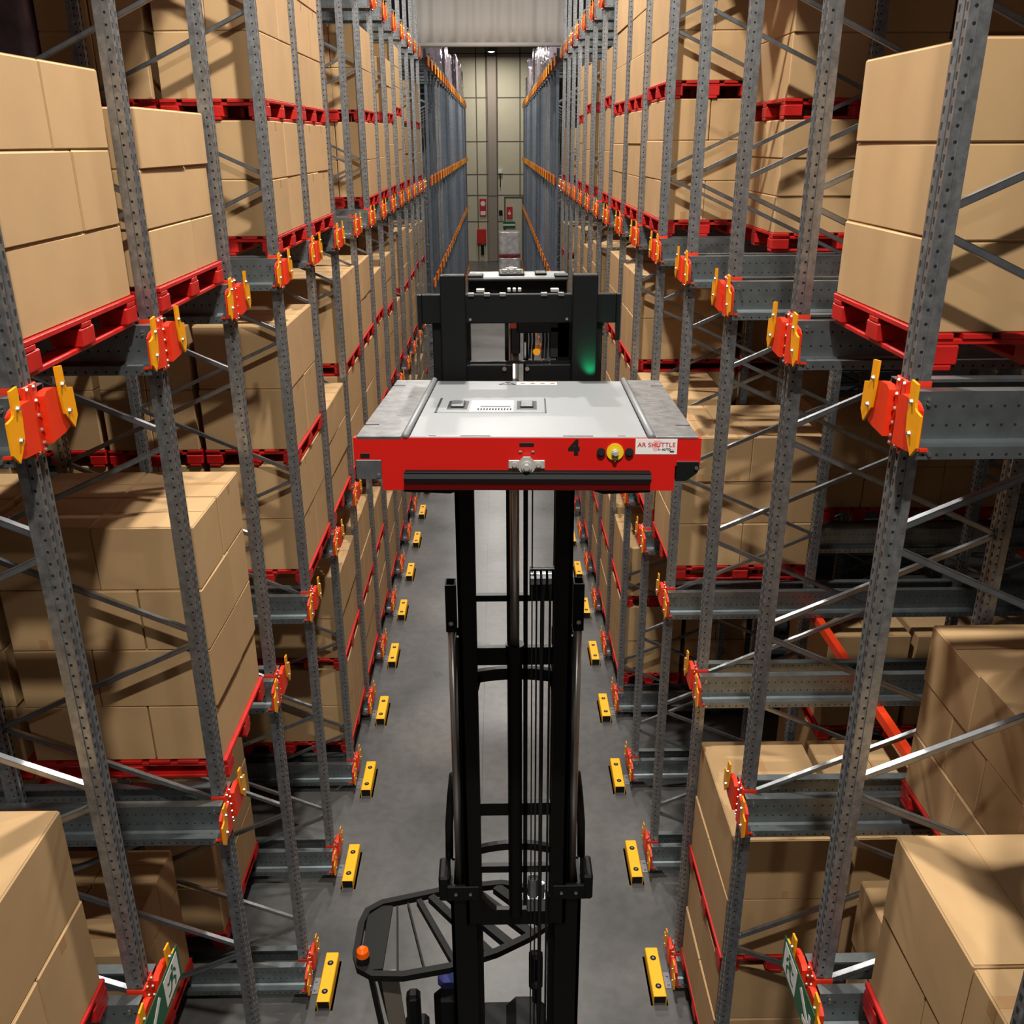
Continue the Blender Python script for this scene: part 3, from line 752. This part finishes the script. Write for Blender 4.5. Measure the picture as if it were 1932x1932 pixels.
MB().bbox(-.546,-.463,-.002,.05,.036,.100,.002).cyl((-.475,-.002,.048),(-.475,-.008,.048),.006,8).build('side_bracket', M['gal'], sh)
MB().prism([(.475,.095),(.545,.095),(.548,.075),(.54,.058),(.507,.033),(.475,.033)], 1, -.003, .05).prism([(.476,.0955),(.546,.0955),(.546,.098),(.476,.098)],1,-.004,.05,1).cyl((.538,-.003,.077),(.538,-.009,.077),.006,8,mat=1).build('side_bracket', [M['black'], M['gal']], sh)
MB().bbox(-.53,-.50,-.002,0,.106,.122,.001).build('slot', M['ink'], sh)
for e in (-1,1): MB().prism([(e*.36,-.0),(e*.42,.0),(e*.40,-.022),(e*.25,-.028),(e*.2,-.012),(e*.2,0)], 1, .05, .3).build('skid_pad', M['rubber'], sh)
rc = MB().box(-.318,.062,.35,.585,.1752,.1758)
rc.box(-.326,-.318,.345,.59,.1752,.1775,1).box(.062,.068,.345,.59,.1752,.177,1).box(-.318,.062,.345,.35,.1752,.1768,2)
hp = rc.build('handle_panel', [M['white'], M['ink'], M['gal']], sh)
for x0, x1 in ((-.288,-.215),(-.038,.034)):
    MB().box(x0,x1,.40,.545,.1757,.1762).bbox(x0+.012,x1-.012,.43,.515,.176,.186,.004,1).build('handle', [M['ink'], M['gal']], hp)
st = MB().box(-.205,-.05,.37,.55,.1757,.1761)
for i in range(12): st.box(-.178+i*.0105,-.172+i*.0105,.385,.42,.1760,.1763,1)
st.box(-.17,-.06,.44,.455,.1760,.1763,1)
st.build('data_label', [M['sign'], M['grey']], hp)
wr = MB().box(-.045,.118,.86,.915,.1756,.1760)
for i in range(4): wr.cyl((-.02+i*.04,.887,.1759),(-.02+i*.04,.887,.1763),.011,12,mat=1)
wr.build('warning_strip', [mat('cream_label',(226,214,186),.5), mat('label_brown',(120,60,40),.5)], sh)
tr = MB()
for a, c in (((-.115,.862),(-.050,.862)),((-.050,.862),(-.082,.918)),((-.082,.918),(-.115,.862))): tr.bar((*a,.1758),(*c,.1758),.006,.0006)
tr.bar((-.082,.878,.1758),(-.082,.9,.1758),.005,.0006); tr.build('warning_triangle', M['grey'], sh)
MB().bbox(.25,.274,D,D+.012,.10,.122,.002).build('status_lamp', M['lens'], sh)
# ------------------------------------------------------------------ reach truck
TX, TY = .178, 4.4
tk = thing('reach_truck', 'black reach truck with raised mast standing in the aisle, seen from the fork side', 'forklift', (TX, TY, 0))
def tpart(mb, name, m, parent=None, smooth=False):
    mb.v = [(x-TX, y-TY, z) for x,y,z in mb.v]
    return mb.build(name, m, parent or tk, smooth)
def chan(x_out, x_in, y0, y1, z0, z1):
    """C-section mast rail, opening inwards"""
    mb = MB(); t = .018*(1 if x_in > x_out else -1)
    mb.box(min(x_out,x_out+t),max(x_out,x_out+t),y0,y1,z0,z1)
    mb.box(min(x_out,x_in),max(x_out,x_in),y0,y0+.018,z0,z1); mb.box(min(x_out,x_in),max(x_out,x_in),y1-.018,y1,z0,z1)
    return mb
for e in (-1,1):
    tpart(chan(TX+e*.275, TX+e*.188, 3.98, 4.10, 2.87, 6.30), 'inner_mast_rail', M['dark'])
    tpart(chan(TX+e*.315, TX+e*.192, 4.11, 4.23, 1.6, 4.62), 'middle_mast_rail', M['dark'])
    tpart(chan(TX+e*.362, TX+e*.222, 4.0, 4.22, .12, 3.12), 'outer_mast_rail', M['dark'])
    c = tpart(MB().cyl((TX+e*.311,4.05,3.1),(TX+e*.311,4.05,4.70),.0215,20), 'lift_rod', M['chrome'], None, True)
    hd = MB(); x = TX+e*.311
    hd.box(x-.026,x+.026,4.02,4.10,4.70,4.86); hd.box(x-.026,x-.02,4.02,4.10,4.86,4.955); hd.box(x+.02,x+.026,4.02,4.10,4.86,4.955); hd.box(x-.02,x+.02,4.02,4.026,4.86,4.955); hd.box(x-.02,x+.02,4.094,4.10,4.86,4.955)
    hd.cyl((x,4.03,4.745),(x,4.012,4.745),.02,10); tpart(hd, 'rod_head', M['black'])
    tpart(MB().cyl((x,4.012,4.755),(x,4.004,4.755),.012,6), 'nut', M['bolt'])
    cl = MB().bbox(TX+e*.395-.03,TX+e*.395+.03,3.99,4.16,3.02,3.19,.012).bbox(min(TX+e*.2,TX+e*.38),max(TX+e*.2,TX+e*.38),3.975,4.0,3.04,3.14,.006)
    for bx_ in (.25,.33): cl.cyl((TX+e*bx_,3.975,3.09),(TX+e*bx_,3.968,3.09),.009,8,mat=1)
    tpart(cl, 'rail_clamp', [M['black'], M['bolt']])
    tpart(MB().tube([(TX+e*.335,4.16,3.75),(TX+e*.352,4.16,3.6),(TX+e*.366,4.15,3.42),(TX+e*.37,4.14,3.2)], .022, 8), 'side_hose', M['grey'], None, True)
tpart(MB().cyl((TX,4.05,4.55),(TX,4.05,6.25),.0225,20), 'piston_rod', M['chrome'], None, True)
tpart(MB().cyl((TX,4.05,2.87),(TX,4.05,4.6),.036,20).cyl((TX,4.05,4.53),(TX,4.05,4.615),.046,20), 'lift_cylinder', M['dark'], None, False)
for e, x in ((0,.232),(0,.150)): tpart(MB().box(x-.011,x+.011,4.08,4.10,2.9,6.25), 'lift_chain', M['dark'])
for x, r, z1 in ((.262,.0035,6.1),(.284,.0045,5.02),(.312,.0105,5.0),(.350,.006,5.02)):
    tpart(MB().tube([(x,4.04,1.2),(x,4.04,3.2),(x,4.04,z1)], r, 8), 'hose', M['rubber'], None, True)
pu = MB()
for x in (.262,.290,.318,.346): pu.cyl((x-.008,4.03,4.985),(x+.008,4.03,4.985),.034,18,mat=1); pu.cyl((x-.01,4.03,4.985),(x+.01,4.03,4.985),.016,12)
pu.bar((.25,4.03,5.03),(.372,4.03,5.03),.012,.008); pu.box(.25,.37,4.05,4.07,4.86,5.03)
tpart(pu, 'hose_pulleys', [M['dark'], M['gal']])
def crossbar(z0, z1, y=4.0, arch=0.):
    mb = MB(); n = 8; x0, x1 = TX-.20, TX+.20
    for i in range(n):
        a, c = x0+(x1-x0)*i/n, x0+(x1-x0)*(i+1)/n
        za = arch*(1-((a-TX)/.2)**2); zc = arch*(1-((c-TX)/.2)**2)
        mb.add([(a,y+.08,z0+za),(c,y+.08,z0+zc),(c,y+.11,z0+zc),(a,y+.11,z0+za),(a,y+.08,z1+za),(c,y+.08,z1+zc),(c,y+.11,z1+zc),(a,y+.11,z1+za)],
               [(0,3,2,1),(4,5,6,7),(0,1,5,4),(2,3,7,6)]+([(3,0,4,7)] if i == 0 else [])+([(1,2,6,5)] if i == n-1 else []))
    tpart(mb, 'cross_member', M['dark'])
crossbar(4.835,4.868); crossbar(4.475,4.575); crossbar(4.37,4.435,arch=.02); crossbar(3.535,3.615); crossbar(3.27,3.315,arch=.03); crossbar(3.14,3.185); crossbar(2.76,2.87); crossbar(1.2,1.35); crossbar(.2,.4)
for e in (-1,1):
    tpart(MB().prism([(TX+e*.2,4.42),(TX+e*.17,4.40),(TX+e*.185,4.33),(TX+e*.2,4.30)],1,4.08,4.11), 'gusset', M['dark'])
    tpart(MB().prism([(TX+e*.2,3.0),(TX+e*.16,2.93),(TX+e*.1,2.86),(TX+e*.1,2.78),(TX+e*.2,2.78)],1,4.06,4.11), 'gusset', M['dark'])
vb = MB().cyl((.275,4.06,3.0),(.275,4.06,3.12),.03,12).bbox(.24,.35,4.05,4.1,2.88,2.98,.006).cyl((.325,4.06,2.98),(.325,4.06,3.08),.016,10)
tpart(vb, 'valve_block', M['gal'])
# carriage, forks
cg = MB().bbox(-.205,.60,3.872,3.90,6.232,6.352,.004)
for e, x in ((-1,-.213),(1,.608)): cg.prism([(3.865,6.35),(3.905,6.35),(3.905,6.23),(3.89,6.21 if e < 0 else 6.16),(3.865,6.21 if e < 0 else 6.16)], 0, x-.008, x+.008)
for x in (0,.065,.13,.30,.37): cg.box(x-.012,x+.012,3.862,3.90,6.345,6.356,1)
for x in (-.005,.395): cg.cyl((x,3.872,6.25),(x,3.866,6.25),.006,8,mat=1)
tpart(cg, 'carriage_plate', [M['black'], M['gal']])
lf = MB()
lf.bbox(-.165,-.028,3.90,3.97,5.92,6.235,.004); lf.bbox(.42,.548,3.90,3.97,5.92,6.235,.004)
lf.bbox(-.03,.17,3.90,3.95,5.93,6.052,.004); lf.bbox(.225,.425,3.90,3.95,5.93,6.052,.004); lf.box(-.03,.42,3.93,3.95,6.05,6.06)
for x in (.135,.232): lf.cyl((x,3.90,6.035),(x,3.892,6.035),.009,8,mat=1)
tpart(lf, 'carriage_frame', [M['black'], M['gal']])
hd = MB().bbox(-.018,.410,4.0,4.20,6.386,6.402,.006).bbox(-.018,.05,4.0,4.06,6.402,6.412,.004,1).bbox(.35,.41,4.0,4.06,6.402,6.412,.004,1)
hd.bbox(-.018,.410,4.10,4.13,6.25,6.386,.004,1)
for x in (.02,.33): hd.bbox(x,x+.035,3.93,3.96,6.35,6.364,.002,2)
for x in (.15,.172,.194): hd.bbox(x,x+.014,3.93,3.96,6.352,6.366,.002,2)
tpart(hd, 'head_cover', [M['cover'], M['rubber'], M['zinc']])
kn = MB().bbox(.115,.225,4.05,4.20,6.403,6.412,.004)
for i, (x, y) in enumerate(((.14,4.09),(.155,4.14),(.17,4.1),(.185,4.15),(.2,4.09),(.17,4.17))): kn.cyl((x,y,6.412),(x,y,6.424),.011,8,mat=1)
kn.bbox(.27,.32,4.06,4.14,6.403,6.412,.003)
tpart(kn, 'cable_anchor', [M['black'], M['zinc']])
gk = MB().bbox(.19,.42,3.98,4.06,6.17,6.235,.006).bbox(.33,.42,3.98,4.05,6.06,6.2,.006).bbox(.165,.205,3.99,4.03,6.08,6.235,.004,3).bbox(.16,.19,3.985,4.0,6.19,6.215,.002,2)
gk.bbox(.255,.285,3.985,4.0,6.075,6.12,.003,1).cyl((.275,3.985,6.09),(.275,3.98,6.09),.016,12,mat=1)
for x in (.245,.26,.30,.315): gk.tube([(x,3.99,6.06),(x+.004,3.985,6.14),(x,3.99,6.23)], .006, 6)
gk.box(.222,.23,3.985,3.99,6.06,6.13,4)
tpart(gk, 'valve_group', [M['rubber'], M['yellow'], M['orange'], M['dark'], M['gal']])
for x0, x1 in ((-.124,-.021),(.414,.516)):
    fk = MB().bbox(x0,x1,3.815,3.862,5.80,6.436,.004)
    fk.add([(x0,2.95,5.852),(x1,2.95,5.852),(x1,3.862,5.80),(x0,3.862,5.80),(x0,2.95,5.880),(x1,2.95,5.880),(x1,3.862,5.832),(x0,3.862,5.832)],
           [(0,3,2,1),(4,5,6,7),(0,1,5,4),(1,2,6,5),(2,3,7,6),(3,0,4,7)])
    tpart(fk, 'fork', M['black'])
# overhead guard
out = [(-.80,4.29),(-.70,4.23),(-.51,4.222),(-.22,4.28),(.07,4.39),(.28,4.51),(.42,4.62),(.455,4.76),(.38,4.94),(.1,5.01),(-.25,4.97),(-.43,4.92),(-.71,4.845),(-.81,4.77),(-.84,4.65),(-.84,4.40)]
cxg, cyg = -.2, 4.62
gd = MB(); n = len(out); inn = []
for i, p in enumerate(out):
    a, c = Vector(out[i-1]), Vector(out[(i+1) % n]); d = (c-a).normalized(); nn = Vector((-d.y, d.x)); inn.append(Vector(p)+nn*.042)
for zlo, zhi in ((2.17,2.215),):
    for i in range(n):
        j = (i+1) % n; P4 = [out[i], out[j], tuple(inn[j]), tuple(inn[i])]
        gd.prism(P4, 2, zlo, zhi)
gr = tpart(gd, 'overhead_guard', M['grey'])
sk = MB().prism([(-.785,4.30),(-.70,4.285),(-.64,4.29),(-.63,4.80),(-.70,4.80),(-.785,4.72)], 2, 2.18, 2.205)
tpart(sk, 'guard_plate', M['grey'])
for a, c, w in (((-.60,4.795),(-.545,4.26),.014),((-.53,4.82),(-.38,4.28),.014),((-.46,4.85),(-.19,4.32),.045),((-.38,4.88),(.02,4.41),.06),((-.27,4.91),(.16,4.46),.07),((-.10,4.94),(.29,4.55),.075),((.06,4.96),(.38,4.64),.08)):
    tpart(MB().bar((*a,2.185),(*c,2.185),w*.8,.05), 'guard_bar', M['grey'])
be = tpart(MB().cyl((-.765,4.345,2.215),(-.765,4.345,2.262),.040,20), 'beacon_base', M['rubber'])
bm_ = MB().cyl((-.765,4.345,2.262),(-.765,4.345,2.30),.041,24,.036).cyl((-.765,4.345,2.30),(-.765,4.345,2.322),.036,24,.016); bm_.v = [(x-TX,y-TY,z) for x,y,z in bm_.v]; bm_.build('beacon', M['beacon'], be, False)
for p, q in (((-.72,4.30,2.17),(-.60,4.33,.9)),((-.80,4.70,2.17),(-.66,4.78,.9)),((.40,4.72,2.17),(.47,4.60,.9))): tpart(MB().bar(p,q,.035,.03), 'guard_post', M['dark'])
wp = MB(); wp.add([(-.665,4.33,2.12),(-.60,4.34,1.2),(-.50,4.36,1.2),(-.56,4.35,2.12),(-.665,4.345,2.12),(-.60,4.355,1.2),(-.50,4.375,1.2),(-.56,4.365,2.12)],
      [(0,1,2,3),(7,6,5,4),(0,4,5,1),(1,5,6,2),(2,6,7,3),(3,7,4,0)]); tpart(wp, 'side_panel', M['glassy'])
se = MB().bbox(-.36,-.06,4.50,4.62,1.05,1.72,.05).bbox(-.36,-.06,4.30,4.60,.92,1.06,.04); tpart(se, 'seat', M['black'])
tpart(MB().bbox(-.33,-.10,4.52,4.62,1.72,1.86,.04), 'headrest', M['blue'])
tpart(MB().bbox(-.53,-.44,4.42,4.52,1.45,1.80,.025).bbox(-.56,-.40,4.38,4.62,1.20,1.46,.03), 'armrest', M['black'])
tpart(MB().bbox(-.06,.20,4.45,4.93,1.0,1.19,.03).bbox(.12,.40,4.5,4.94,1.0,1.27,.07), 'console', M['black'])
tpart(MB().tube([(.40,4.36,.95),(.385,4.36,1.1),(.40,4.37,1.2),(.45,4.38,1.24),(.46,4.40,1.0)], .016, 10), 'power_cable', M['cable'], None, True)
tpart(MB().bbox(.27,.36,4.50,4.58,1.75,2.05,.02).bbox(.29,.35,4.44,4.5,1.7,1.86,.015), 'monitor', M['grey'])
ch = MB().bbox(-.58,.60,4.30,5.1,.12,.48,.06).bbox(.50,.64,4.85,5.1,.4,1.0,.04); tpart(ch, 'chassis', M['red'])
for e in (-1,1):
    tpart(MB().bbox(TX+e*.56-.07,TX+e*.56+.07,2.9,4.3,.06,.24,.02), 'load_leg', M['black'])
    tpart(MB().cyl((TX+e*.56-.04,3.05,.115),(TX+e*.56+.04,3.05,.115),.114,24), 'load_wheel', M['rubber'])
tpart(MB().cyl((TX-.06,4.9,.17),(TX+.06,4.9,.17),.169,28), 'drive_wheel', M['rubber'])
# ------------------------------------------------------------------ escape-route signs on the mid-height brackets
for s in (L,R):
    x = s*1.54
    o = thing('exit_sign', f"green running-man escape sign with arrow on the first {SIDE[s]} mid-height bracket", 'sign', (x, Y(1), ZT[1]-.2), 'escape-route signs')
    a, c = (0, s*-.004); a, c = min(a,c), max(a,c)
    MB().bbox(a,c,-.235,.235,0,.2,.001).build('panel', M['green'], o)
    f0, f1 = sorted((s*-.0042, s*-.0052)); g0, g1 = sorted((s*-.0053, s*-.0060))
    MB().box(f0,f1,.02,.21,.02,.18).build('doorway', M['sign'], o)
    ru = MB(); ru.cyl((g0,.135,.158),(g1,.135,.158),.013,12)
    for pts in ([(.14,.14),(.10,.14),(.10,.09),(.125,.085)], [(.14,.14),(.16,.135),(.175,.105),(.165,.10),(.15,.12)], [(.10,.14),(.075,.12),(.06,.13),(.055,.12),(.075,.105),(.105,.125)],
                [(.125,.092),(.15,.07),(.14,.035),(.155,.033),(.168,.072),(.14,.10)], [(.10,.092),(.085,.06),(.05,.06),(.05,.047),(.092,.047),(.118,.088)]):
        ru.prism(pts, 0, g0, g1)
    ru.build('running_figure', M['green'], o)
    ar = MB()
    for p, q, wd in (((-.04,.155),(-.185,.055),.034),((-.192,.045),(-.10,.035),.03),((-.195,.04),(-.185,.135),.03)):
        d = (Vector(q)-Vector(p)).normalized(); nn = Vector((-d.y,d.x))*wd/2; P_, Q_ = Vector(p), Vector(q)
        ar.prism([tuple(P_-nn),tuple(P_+nn),tuple(Q_+nn),tuple(Q_-nn)], 0, f0, f1)
    ar.build('arrow', M['sign'], o)
# ------------------------------------------------------------------ far end of the aisle
def dust_curtain():
    mb = MB(); nx, nz = 60, 8; x0, x1 = -1.78, 1.66; z0, z1 = 9.02, 12.55
    def yy(u, w): return 23.75+.05*math.sin(u*9+w*1.5)*(.4+w)+.03*math.sin(u*23-w*2)
    vs = []
    for t in (0,.012):
        for j in range(nz+1):
            for i in range(nx+1): vs.append((x0+(x1-x0)*i/nx, yy(i/nx*3.4, j/nz)+t, z0+(z1-z0)*j/nz))
    w = nx+1; N0 = w*(nz+1); fs = []
    for j in range(nz):
        for i in range(nx):
            a = j*w+i; fs += [(a,a+1,a+w+1,a+w),(N0+a,N0+a+w,N0+a+w+1,N0+a+1)]
    for i in range(nx): fs += [(i,N0+i,N0+i+1,i+1)]
    mb.add(vs, fs); return mb
o = dust_curtain().build('curtain', M['cloth'], None, True); tag(o, 'white fabric curtain hanging across the top of the aisle between the racks', 'curtain')
MB().tube([(-1.78,23.74,9.0),(1.66,23.74,9.0)], .05, 12).build('hem_bar', M['cloth'], o, True)
def wallthing(name, label, cat, x0, x1, z0, z1, m, y0=59.93, y1=59.98, group=None):
    o = MB().bbox(x0,x1,y0,y1,z0,z1,.01).build(name, m); return tag(o, label, cat, group)
o = wallthing('fire_sign', 'red and white fire-point sign on the end wall left of the pier', 'sign', -.98,-.57,2.68,3.7,M['signred'], group='red signs on the end wall')
MB().cyl((-.775,59.93,3.42),(-.775,59.925,3.42),.15,20).box(-.93,-.62,59.925,59.93,2.75,2.98).build('symbol', M['sign'], o)
o = wallthing('fire_sign', 'narrow red extinguisher sign on the end wall right of the pier', 'sign', .66,1.03,2.54,3.23,M['signred'], y0=59.84, y1=59.89, group='red signs on the end wall')
MB().cyl((.845,59.84,2.85),(.845,59.835,2.85),.09,16).prism([(.8,2.9),(.89,2.9),(.845,3.05)],1,59.835,59.84).build('symbol', M['sign'], o)
o = wallthing('hose_cabinet', 'red fire-hose cabinet on the end wall', 'cabinet', -1.15,-.6,1.05,1.93,M['red'], y0=59.75)
MB().bbox(-1.1,-.65,59.735,59.75,1.1,1.88,.004).build('door', M['red'], o)
o = wallthing('charger_box', 'dark grey box with yellow top near the floor of the end wall', 'box', -.93,-.75,.4,1.0,M['grey'], y0=59.8)  # charger box fixed to the end wall, clear of the floor
MB().bbox(-.9,-.74,59.8,59.95,1.0,1.08,.01).build('cap', M['yellow'], o)
o = wallthing('direction_sign', 'green and white sign board low on the end wall right of the pier', 'sign', .45,1.2,1.98,2.36,M['green'], y0=59.83, y1=59.88, group=None)
MB().box(.45,1.2,59.825,59.83,2.12,2.22).build('stripe', M['sign'], o)
o = wallthing('junction_box', 'small white junction box high on the end wall beside the pier', 'box', .18,.42,5.15,5.38,M['sign'], y0=59.85)  # electrical junction box, its conduit running down below
MB().tube([(.3,59.92,5.15),(.3,59.92,4.4)], .03, 8).build('conduit', M['grey'], o)
o = wallthing('switch_box', 'small dark switch box on the end wall beside the door', 'box', .2,.42,2.75,3.02,M['grey'], y0=59.87)
plain_pallet('red pallet under the film-wrapped loads at the end of the aisle', R, .16,1.2,52.9,53.9,.0005)
wrapped('wrapped_load', 'lower half of the pale film-wrapped stack standing at the end of the aisle', R, .18,1.16,52.92,53.88,.16,.80,77,'film-wrapped loads','wrap2')
plain_pallet('red pallet between the two film-wrapped loads at the end of the aisle', R, .16,1.2,52.9,53.9,.975)
wrapped('wrapped_load', 'upper half of the shiny film-wrapped stack standing at the end of the aisle', R, .18,1.16,52.92,53.88,1.135,1.22,78,'film-wrapped loads','wrap2')
# ------------------------------------------------------------------ lamps
def lamp(x, y, z, power, label, size=.28):
    o = thing('ceiling_lamp', label, 'lamp', (x, y, z), 'ceiling lamps over the aisle')
    MB().cyl((0,0,.05),(0,0,.22),.20,24,.12).cyl((0,0,.0),(0,0,.05),.21,24).build('lamp_housing', M['gal'], o)
    MB().cyl((0,0,-.004),(0,0,.0),.19,24).build('lamp_glass', M['lamp'], o)
    MB().cyl((0,0,.22),(0,0,12.6-z),.008,8).build('hanger', M['grey'], o)
    ld = bpy.data.lights.new('lamp_light', 'AREA'); ld.shape = 'DISK'; ld.size = size; ld.energy = power; ld.color = (1.0,.955,.88)
    lo = link('lamp_light', ld, o, (0,0,-.02)); lo.visible_camera = True
    return o
LAMPS = [(-.2,-6.0,500),(.3,-.6,1900),(.0,5.5,1900),(0,11.5,1500),(0,17.5,1400),(0,28,1500),(0,37,1500),(0,46,1500)]
for i, (x,y,pw) in enumerate(LAMPS):
    lamp(x, y, 11.7, pw, f"round ceiling lamp over the aisle, {ORD[i+1]} from the camera end")
lamp(-.15, 57.0, 11.55, 900, 'round lit ceiling lamp in front of the end wall, visible below the curtain')
gl = bpy.data.lights.new('status_glow', 'SPOT'); gl.energy = 9.0; gl.color = (.02,1,.36); gl.shadow_soft_size = .01; gl.spot_size = 1.25; gl.spot_blend = 1.0
go_ = link('status_glow', gl, sh, (.262, D+.010, .172)); go_.rotation_euler = (PI/2+.92, 0, 0)
w = bpy.data.worlds.new('world'); bpy.context.scene.world = w; w.use_nodes = True
w.node_tree.nodes['Background'].inputs[0].default_value = (1,.93,.85,1); w.node_tree.nodes['Background'].inputs[1].default_value = .0
# ------------------------------------------------------------------ camera and view
cd = bpy.data.cameras.new('camera'); cam = bpy.data.objects.new('camera', cd); COL.objects.link(cam)
cd.sensor_width = 36; cd.lens = FPX/1932*36; cd.clip_end = 200; cd.clip_start = .05
cam.matrix_world = Matrix.Translation(CAM) @ CROT.to_4x4()
sc = bpy.context.scene; sc.camera = cam
sc.view_settings.view_transform = 'Standard'; sc.view_settings.look = 'None'; sc.view_settings.gamma = 1; sc.view_settings.use_curve_mapping = False
sc.view_settings.exposure = -1.5
sc.cycles.max_bounces = 6; sc.cycles.diffuse_bounces = 4; sc.cycles.glossy_bounces = 3; sc.cycles.sample_clamp_indirect = 4
dup = [k for k, v in USED.items() if v > 1]
print('duplicate labels', len(dup), dup[:6]); print('long labels', [k for k in USED if len(k.split()) > 16][:8])
